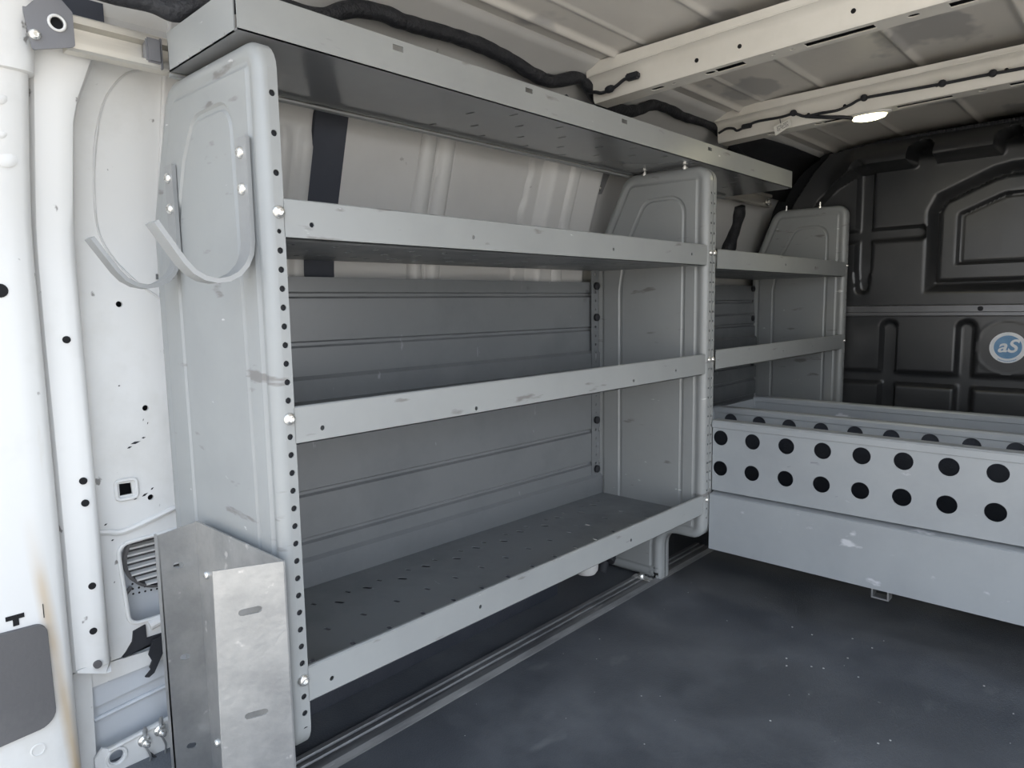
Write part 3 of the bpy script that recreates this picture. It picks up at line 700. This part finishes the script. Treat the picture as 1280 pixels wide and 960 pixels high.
m = MB(); m.lathe((-.152, 1.082, .443), (1, 0, .1), [(.008, 0), (.010, .006), (.010, .018), (.007, .024)], 10); obj('grommet', m, SOFTB, C1, smooth=40)
TG = thing('paper_tag', 'small white printed paper tag hanging from the thin roof cable', 'tag', (.03, 1.85, .46))
m = MB(); m.add([(.004, 1.852, .448), (.058, 1.856, .468), (.066, 1.852, .442), (.012, 1.848, .416)], [(0, 1, 2, 3)]); obj('card', m, PAPER, TG, solid=.0008)
m = MB()
for k in range(4):
    for j in range(7):
        u0 = .18 + .1 * j; v0 = .25 + .15 * k; q = Vector((.004, 1.8508, .448)); eu = Vector((.054, .004, .020)); ev = Vector((.008, -.004, -.030)); n_ = Vector((0, -.0012, 0.0002))
        if (j * 3 + k) % 5 == 4: continue
        pts = [q + eu * a + ev * c + n_ for a, c in ((u0, v0), (u0 + .07, v0), (u0 + .07, v0 + .07), (u0, v0 + .07))]
        m.add(pts, [(0, 1, 2, 3)])
obj('print', m, INK, TG)
m = MB(); m.tube([(.022, 1.858, .479), (.024, 1.856, .466), (.028, 1.853, .455)], .0015, 6); obj('string', m, INK, TG)

# ------------------------------------------------------------------ rear-left body: quarter panel, inner column, door pillar
CUT = lambda y0, y1: [((y0, z), (y1, z)) for z in WZ[1:-1]]
Xs = -.497
qh = [circ(-.098, -.137, .0062), circ(-.064, -.351, .0062), circ(-.067, -.54, .0062),
      [(-.125, -.525), (-.101, -.525), (-.102, -.501), (-.125, -.500)],
      rpoly([(-.127, -.80, .022), (-.0, -.80, .0), (-.0, -.617, .0), (-.138, -.625, .022)]),
      [(-.21, -.862), (-.148, -.862), (-.118, -.835), (-.115, -.812), (-.098, -.812), (-.096, -.838), (.0, -.846), (.0, -.868), (-.10, -.868)]]
m = MB()
m.plate([(-.235, -.905), (.02, -.895), (.02, .42), (-.235, .42)], qh, lambda y, z: (wx(z) + .003, y, z), (-.006, 0, 0), cuts=CUT(-.3, .1))
# pressed rim round the square hole, swage above the opening and a curved sealed seam
for (pp, r_) in (([(-.132, -.532), (-.094, -.532), (-.094, -.493), (-.132, -.493)], .004),):
    pts = rpoly([(a, c, .008) for a, c in pp]); m.tube([(Xs + .003, a, c) for a, c in pts + pts[:1]], r_, 6)
pts = spline([(-.20, -.585, 0), (-.155, -.592, 0), (-.12, -.598, 0), (-.02, -.572, 0)], 6); m.tube([(Xs + .002, p.x, p.y) for p in pts], .006, 8)
pts = rpoly([(-.127, -.80, .022), (.03, -.80, .0), (.03, -.617, .0), (-.138, -.625, .022)]); m.tube([(Xs + .001, a, c) for a, c in pts + pts[:1]], .0045, 8)
pts = [(-.09, -.813), (.01, -.79)]; m.tube([(Xs + .002, a, c) for a, c in pts], .011, 10)
for (y, z, L_, a) in ((-.088, -.420, .020, .18), (-.072, -.412, .008, .1), (-.10, -.428, .010, .3), (-.078, -.532, .014, .45), (-.063, -.522, .008, .6), (-.098, -.536, .010, -.1), (-.155, -.577, .007, .4), (-.07, -.375, .005, 1.2), (-.062, -.383, .005, 1.0), (-.145, -.612, .006, .3), (-.11, -.30, .004, .2), (-.148, -.70, .004, 1.)):
    pts = [(y - L_ / 2 * math.cos(a), z - L_ / 2 * math.sin(a)), (y, z - .0015 - L_ * .06), (y + L_ / 2 * math.cos(a), z + L_ / 2 * math.sin(a)), (y - L_ * .1, z + .0012 + L_ * .05)]
    m.plate(ccw(pts), [], lambda p, q: (wx(q) + .0036, p, q), (-.0005, 0, 0), 1)
struct('wall_left_quarter_panel', m, [WHITE, SOFTB], smooth=35)
m = MB(); pts = spline([(-.05, .30, 0), (-.085, .285, 0), (-.118, .235, 0), (-.132, .16, 0), (-.133, .07, 0), (-.125, .0, 0), (-.10, -.05, 0), (-.06, -.095, 0), (-.02, -.125, 0)], 10)
m.tube([(wx(p.y) + .003, p.x, p.y) for p in pts], [.0022 + (.004 if .12 < p.y < .19 else 0) * abs(noise.noise(Vector((p.y * 120, 0, 0)))) for p in pts], 6)
struct('trim_3', m, WALLP, smooth=60)
m = MB(); m.box(-.60, -.585, -.30, .02, -1.09, .42); struct('quarter_dark_backing', m, SOFTB)  # black backing added behind the quarter panel for dark holes

m = MB()   # skin seen through the quarter panel opening
m.box(-.553, -.548, -.24, .02, -.83, -.59)
for i in range(5):
    for j in range(8):
        y = -.10 + .012 * j; z = -.755 + .011 * i - .001 * j
        if random.random() < .7: m.lathe((-.5478, y, z), (1, 0, 0), [(.0024, -.001), (.0024, .0004), (0, .0004)], 6, 1)
struct('trim_5', m, [WHITED, HOLE])
V = thing('air_vent', 'round louvred pressure vent seen through the opening in the white quarter panel', 'vent', (-.54, -.045, -.675))
m = MB(); m.lathe((-.548, -.045, -.68), (1, 0, 0), [(.072, 0), (.072, .012), (.066, .014), (.066, .002), (0, .002)], 36); obj('frame', m, DGREY, V, smooth=30)
m = MB()
for k in range(9):
    z = -.738 + .0145 * k; hw = math.sqrt(max(0, .066 ** 2 - (z + .68) ** 2))
    if hw > .01: m.add([(-.544, -.045 - hw, z + .005), (-.544, -.045 + hw, z + .005), (-.534, -.045 + hw, z + .002), (-.534, -.045 - hw, z + .002), (-.544, -.045 - hw, z + .003), (-.544, -.045 + hw, z + .003), (-.534, -.045 + hw, z - .002), (-.534, -.045 - hw, z - .002)], [(0, 1, 2, 3), (4, 7, 6, 5), (3, 2, 6, 7), (0, 4, 5, 1), (0, 3, 7, 4), (1, 5, 6, 2)])
obj('louvres', m, WHITE, V)
for z, a in ((-.645, .5), (-.735, -.5)):
    m = MB(); m.tube([(-.54, -.105, z + (.01 if a > 0 else -.0)), (-.54, -.118, z + .014 * (1 if a > 0 else -1))], .0045, 8); obj('retaining_tab', m, DGREY, V)

m = MB()   # lower side sheets below the opening
m.plate([(-.215, -.955), (.02, -.93), (.02, -.86), (-.215, -.875)], [circ(-.195 + .024 * k, -.888 + .0022 * k - (.02 if k % 2 else 0), .0032, 8) for k in range(8)], lambda y, z: (-.508, y, z), (-.003, 0, 0))
m.plate([(-.215, -1.10), (.02, -1.07), (.02, -.925), (-.215, -.945)], [], lambda y, z: (-.520 + .03 * (z + .94), y, z), (-.003, 0, 0))
m.tube([(-.518, -.2, -.985), (-.518, .02, -.962)], .005, 8)
struct('trim_6', m, WHITED, smooth=40)
m = MB(); m.plate([(-.27, -1.2), (-.212, -1.2), (-.208, -1.03), (-.204, -.86), (-.27, -.86)], [], lambda y, z: (-.492, y, z), (-.004, 0, 0)); struct('dark_corner_sheet3', m, WHITE)
m = MB(); m.box(-.72, -.70, -.62, 3.2, -1.25, .62); m.box(-.72, -.15, -.62, 3.2, .62, .64); m.box(-.72, -.6, -.64, -.6, -1.25, .62); struct('wall_left_sun_block', m, WHITE)  # unseen shell added to block sun leaking in behind the pillars
m = MB()   # sill plate
m.plate([(-.215, -1.20), (.02, -1.20), (.02, -1.012), (-.19, -1.034), (-.20, -1.028), (-.215, -1.045)],
        [circ(-.176, -1.058, .0135, 16), rpoly([(-.13, -1.16, .02), (.0, -1.14, .02), (.0, -1.082, .02), (-.125, -1.098, .02)])], lambda y, z: (-.478, y, z), (-.006, 0, 0))
m.tube([(-.478, a, c) for a, c in circ(-.176, -1.058, .018, 20) + [(-.158, -1.058)]], .0035, 6)
m.tube([(-.476, -.19, -1.037), (-.476, .02, -1.014)], .004, 8)
struct('trim_7', m, WHITE, smooth=40)
m = MB(); m.box(-.56, -.545, -.22, .02, -1.20, -1.03); struct('trim_8', m, SOFTB)
for i, (y, z) in enumerate(((-.124, -1.048), (-.092, -1.040))):
    k = thing('turn_fastener', ('left' if i == 0 else 'right') + '-hand metal wing fastener of the pair on the white sill', 'fastener', (-.475, y, z), 'wing fasteners on the sill')
    m = MB(); m.lathe((-.478, y, z), (1, 0, 0), [(.012, 0), (.012, .006), (.008, .010), (.008, .020), (.005, .022)], 14); m.lathe((-.466, y, z), (1, 0, 0), [(.004, 0), (.004, .018), (0, .019)], 8); obj('stud', m, CHROME, k, smooth=40)
    m = MB(); m.tube([(-.470, y + .001, z + .012), (-.466, y + .001, z + .026), (-.464, y + .001, z + .034)], [.003, .005, .003], 8); obj('wing', m, GALV, k, smooth=40)
    m = MB(); m.tube(spline([(-.464, y, z - .01), (-.462, y + .006, z - .03), (-.464, y + .004, z - .05), (-.468, y + .012, z - .07)], 8), .0022, 6); obj('tether', m, GALV, k, smooth=40)
m = MB(); m.tube(spline([(-.47, -.118, -1.075), (-.465, -.10, -1.098), (-.465, -.08, -1.10), (-.468, -.065, -1.078), (-.47, -.05, -1.06)], 8), .0025, 6)
tag(obj('thin_wire', m, TAPE, smooth=60), 'thin dark wire looping below the two wing fasteners', 'wire')
Bc = thing('trim_clip', 'broken black plastic clip hanging from the slot in the white quarter panel', 'clip', (-.49, -.09, -.88))
m = MB(); m.plate([(-.145, -.862), (-.06, -.846), (-.06, -.838), (-.098, -.838), (-.098, -.808), (-.122, -.814), (-.125, -.835)], [], lambda y, z: (-.497, y, z), (.006, 0, 0)); obj('base', m, SOFTB, Bc)
m = MB(); m.plate([(-.09, -.842), (-.062, -.838), (-.068, -.868), (-.092, -.912), (-.103, -.918), (-.11, -.915), (-.098, -.904), (-.1, -.898), (-.094, -.886), (-.10, -.87)], [], lambda y, z: (-.485, y, z), (.006, 0, 0)); obj('tongue', m, SOFTB, Bc)

# inner column
m = MB(); prof = [(-.245, -.470), (-.237, -.455), (-.205, -.450), (-.190, -.449), (-.181, -.452), (-.176, -.462), (-.172, -.480), (-.168, -.50)]
zz = [-.845, -.6, -.4, -.2, -.06, .0, .06, .12, .18, .22, .25, .28, .30, .325]
vs = []
for z in zz:
    flare = .03 * ss(.18, .31, z)
    for (y, x) in prof: vs.append((x - (-.5) + wx(z) + .004 * math.sin(z * 9) * (1 if y < -.18 else .3), y + (flare if y > -.2 else 0), z))
n = len(prof)
m.add(vs, [(j * n + i, j * n + i + 1, (j + 1) * n + i + 1, (j + 1) * n + i) for j in range(len(zz) - 1) for i in range(n - 1)])
m.plate(rpoly([(-.237, -.838, 0), (-.237, -.842, 0), (-.176, -.868, .018), (-.172, -.838, 0)]), [], lambda y, z: (-.4505 - (.02 if y > -.178 else 0), y, z), (-.004, 0, 0))
for (y, z) in ((-.205, -.202), (-.2, -.470), (-.2, -.513), (-.2, -.678), (-.204, -.769)):
    m.lathe((-.451 + .004 * math.sin(z * 9), y, z), (1, 0, 0), [(.0068, -.004), (.0068, .0026), (0, .0026)], 14, 1)
m.lathe((-.452, -.202, -.838), (1, 0, 0), [(.0075, -.002), (.0075, .0044), (0, .0044)], 14, 2)
struct('trim_9', m, [WHITE, HOLE, DGREY], smooth=45)
# rear door pillar
m = MB(); prof = [(-.60, -.425), (-.29, -.425), (-.262, -.427), (-.250, -.434), (-.245, -.45), (-.244, -.50)]
zz = [-1.2, -.9, -.6, -.3, -.06, .0, .05, .1, .15, .2, .238, .2401, .27, .31, .35, .40]
vs = []
for z in zz:
    st_ = .006 if z > .239 else 0
    for (y, x) in prof: vs.append((x + .5 + wx(z) + st_, y + (st_ * 1.2 if y > -.3 else 0), z))
n = len(prof)
m.add(vs, [(j * n + i, j * n + i + 1, (j + 1) * n + i + 1, (j + 1) * n + i) for j in range(len(zz) - 1) for i in range(n - 1)])
m.lathe((-.427, -.304, -.113), (1, 0, 0), [(.012, -.002), (.012, .0034), (0, .0034)], 16, 1)
# T and bar shaped cut-outs
m.box(-.43, -.4235, -.345, -.3135, -.694, -.682, 1, b=.002); m.box(-.43, -.4235, -.335, -.322, -.706, -.69, 1, b=.002)
m.box(-.43, -.4235, -.289, -.284, -.706, -.676, 1, b=.002)
m.lathe((-.427, -.315, -.948), (1, 0, 0), [(.0125, -.002), (.0125, .003), (.010, .0035), (.0095, .0005), (0, .0005)], 16, 2)
for (y, z, r) in ((-.292, .20, .016), (-.285, .11, .02), (-.29, .145, .012), (-.30, .06, .012), (-.315, .30, .03), (-.33, -.56, .02)):
    m.lathe((wx(z) + .073, y, z), (1, 0, 0), [(r, -.002), (r * .75, .0008), (r * .4, .0016), (0, .0018)], 18)
struct('dark_corner_sheet0', m, [PILL, HOLE, WPL], smooth=45)
m = MB(); m.plate(rpoly([(-.60, -.925, 0), (-.283, -.905, .03), (-.285, -.712, .018), (-.60, -.70, 0)]), [], lambda y, z: (-.415, y, z), (-.012, 0, 0))
cv = obj('lamp_cover', m, DGREY, smooth=30); bv = cv.modifiers.new('bevel', 'BEVEL'); bv.width = .003; bv.segments = 2; bv.limit_method = 'ANGLE'
tag(cv, 'dark grey rounded plastic cover low on the white rear door pillar', 'cover')
# fallen grey sheet + black strip behind the rail, top left
m = MB(); m.box(-.365, -.36, -.245, -.128, .335, .43); struct('dark_corner_sheet1', m, FOAM)
m = MB(); m.plate([(-.125, .339), (.05, .339), (.05, .385), (-.02, .40), (-.06, .402), (-.128, .392)], [], lambda y, z: (-.372, y, z), (.003, 0, 0)); struct('dark_corner_sheet2', m, WALLP)

# ------------------------------------------------------------------ wall details between the shelves
m = MB()
zz = [-.075, -.06, 0, .08, .15, .22, .29, .36]
vs = [(wx(z) + dx, .302 + .085 * k + .0 * z, z) for z in zz for k, dx in ((0, .004), (0, .022), (1, .022), (1, .004))]
m.add(vs, [(j * 4 + i, j * 4 + i + 1, j * 4 + 5 + i, j * 4 + 4 + i) for j in range(len(zz) - 1) for i in range(3)]); m.add([vs[i] for i in range(4)], [(0, 1, 2, 3)])
tag(obj('foam_strip', m, FOAM, smooth=30), 'dark upright foam strip stuck to the white wall above the back panel', 'strip')
WB = thing('wall_bracket', 'small grey bolted bracket on the wall pillar just under the overhead tray', 'bracket', (-.38, 1.37, .25))
m = MB(); m.plate([(1.352, .215), (1.40, .222), (1.42, .31), (1.375, .31)], [], lambda y, z: (wx(z) + .03, y, z), (.004, 0, 0)); obj('plate', m, BRACK, WB)
m = MB(); bolt(m, (wx(.235) + .034, 1.376, .238), r=.010); obj('bolt', m, CHROME, WB, smooth=40)
for y, z in ((1.262, .149), (1.336, .113)):
    pass
# wheel arch, under-shelf bracket, floor track
m = MB(); m.sweep([(-.488, -1.09), (-.488, -.85), (-.47, -.835), (-.40, -.84), (-.37, -.86), (-.355, -.90), (-.352, -1.09)], .12, 1.09, lambda a, c, t: (a, t, c), close=True)
tag(obj('wheel_arch', m, LINER, smooth=30), 'black lined wheel arch box on the floor beneath the bottom shelf', 'wheel arch')
CB = thing('cup_bracket', 'pale rounded bracket hanging beneath the far end of the bottom shelf', 'bracket', (-.33, 1.24, -.95))
m = MB(); m.lathe((-.315, 1.195, -.835), (0, 0, -1), [(.046, 0), (.046, .12), (.040, .190), (.032, .203), (.0, .204)], 20); obj('cup', m, WPL, CB, smooth=50)
m = MB(); m.box(-.37, -.26, 1.14, 1.25, -.836, -.828, b=.002); obj('flange', m, WPL, CB)
HB = thing('black_connector', 'black cable connector beside the pale bracket under the bottom shelf', 'connector', (-.32, 1.32, -.95))
m = MB(); m.tube(spline([(-.36, 1.345, -.90), (-.33, 1.33, -.95), (-.31, 1.315, -.99), (-.30, 1.285, -1.02)], 8), [.03, .032] * 12 + [.03], 10, wob=.25); obj('boot', m, SOFTB, HB, smooth=50)
m = MB(); m.tube([(-.30, 1.275, -1.02), (-.297, 1.265, -1.035), (-.297, 1.257, -1.05)], .018, 10); obj('plug', m, SOFTB, HB, smooth=50)
m = MB(); m.sweep([(-.243, ZF), (-.243, ZF + .008), (-.238, ZF + .011), (-.226, ZF + .011), (-.224, ZF + .006), (-.214, ZF + .006), (-.212, ZF + .011), (-.204, ZF + .011), (-.202, ZF + .007), (-.192, ZF + .007), (-.190, ZF + .011), (-.172, ZF + .011), (-.160, ZF + .002), (-.160, ZF)], -.32, 1.80, lambda a, c, t: (a + .012 * (1 - t / 1.8) + .0, t, c), close=True)
tag(obj('floor_track', m, TRACK, smooth=20), 'worn aluminium track strip on the floor along the front of the shelving', 'track')
FC = thing('floor_clamp', 'small shiny bolt clamp on the floor track at the foot of the shelving', 'clamp', (-.2, 1.36, ZF))
m = MB(); m.box(-.235, -.165, 1.345, 1.372, ZF + .011, ZF + .017, b=.002); obj('plate', m, CHROME, FC)
m = MB(); bolt(m, (-.205, 1.358, ZF + .017), (0, 0, 1), r=.011, h=.012); obj('bolt', m, CHROME, FC, smooth=40)
m = MB()
for k in range(46):
    x = random.uniform(-.1, 1.0); y = random.uniform(.3, 1.5); r = random.uniform(.0005, .0011)
    if k < 14: x, y = [(.304, 1.36), (.363, 1.35), (.455, 1.40), (.511, 1.38), (.361, 1.173), (.376, 1.136), (.425, 1.174), (.451, 1.186), (.442, .877), (.66, .978), (.768, 1.358), (.644, .95), (.53, 1.2), (.48, 1.28)][k]; r = .0014
    m.box(x - r, x + r * 1.6, y - r, y + r, ZF, ZF + r * .9)
o = tag(obj('floor_crumbs', m, CRUMB), 'tiny pale crumbs scattered on the black rubber floor', 'debris', kind='stuff')

# ------------------------------------------------------------------ light: sky and sun through the open rear doors and added side opening, plus the lamp
w = bpy.data.worlds.new('sky'); SC.world = w; w.use_nodes = True; nt = w.node_tree
bg = nt.nodes['Background']; tc = nt.nodes.new('ShaderNodeTexCoord'); sp = nt.nodes.new('ShaderNodeSeparateXYZ'); cr = nt.nodes.new('ShaderNodeValToRGB')
nt.links.new(tc.outputs['Generated'], sp.inputs[0]); nt.links.new(sp.outputs['Z'], cr.inputs[0])
cr.color_ramp.elements[0].position = .0; cr.color_ramp.elements[0].color = (.92, .94, .96, 1)
cr.color_ramp.elements[1].position = .6; cr.color_ramp.elements[1].color = (.55, .68, .88, 1)
nt.links.new(cr.outputs[0], bg.inputs['Color']); dp = nt.nodes.new('ShaderNodeVectorMath'); dp.operation = 'DOT_PRODUCT'; dp.inputs[1].default_value = (.93, .10, .30)   # sky made brighter toward the side opening to fill the interior
nt.links.new(tc.outputs['Generated'], dp.inputs[0]); mr = nt.nodes.new('ShaderNodeMapRange'); mr.inputs[1].default_value = -.1; mr.inputs[2].default_value = 1; mr.inputs[3].default_value = 1.9; mr.inputs[4].default_value = 4.7
nt.links.new(dp.outputs['Value'], mr.inputs[0]); nt.links.new(mr.outputs[0], bg.inputs['Strength'])
sun = bpy.data.lights.new('sun', 'SUN'); sun.energy = 9; sun.angle = .01; sun.color = (1, .93, .82)
so = bpy.data.objects.new('sun', sun); COL.objects.link(so)
so.rotation_euler = Vector((.25, -.55, -1.)).to_track_quat('-Z', 'Y').to_euler()   # shines from ahead of the van onto the ground behind it
lp = bpy.data.lights.new('dome_glow', 'AREA'); lp.energy = .6; lp.size = .08; lp.color = (1, .92, .6)
lo = bpy.data.objects.new('dome_glow', lp); COL.objects.link(lo); lo.location = (.293, 1.908, .405)

# ------------------------------------------------------------------ camera
cam = bpy.data.cameras.new('camera'); co = bpy.data.objects.new('camera', cam); COL.objects.link(co)
R = Vector((.72852514, .68483344, -.01594634)); U = Vector((-.06576348, .09309237, .99348325)); F = Vector((-.68185503, .72272884, -.11285716))
M = Matrix((R, U, -F)).transposed().to_4x4(); M.translation = (1.02309926, -.56792028, -.15304518)
co.matrix_world = M; cam.sensor_width = 36; cam.lens = 858.80034 / 1280 * 36; cam.clip_start = .02
SC.camera = co
SC.view_settings.view_transform = 'Standard'; SC.view_settings.look = 'None'
SC.view_settings.exposure = 0.0; SC.view_settings.gamma = 1; SC.view_settings.use_curve_mapping = False
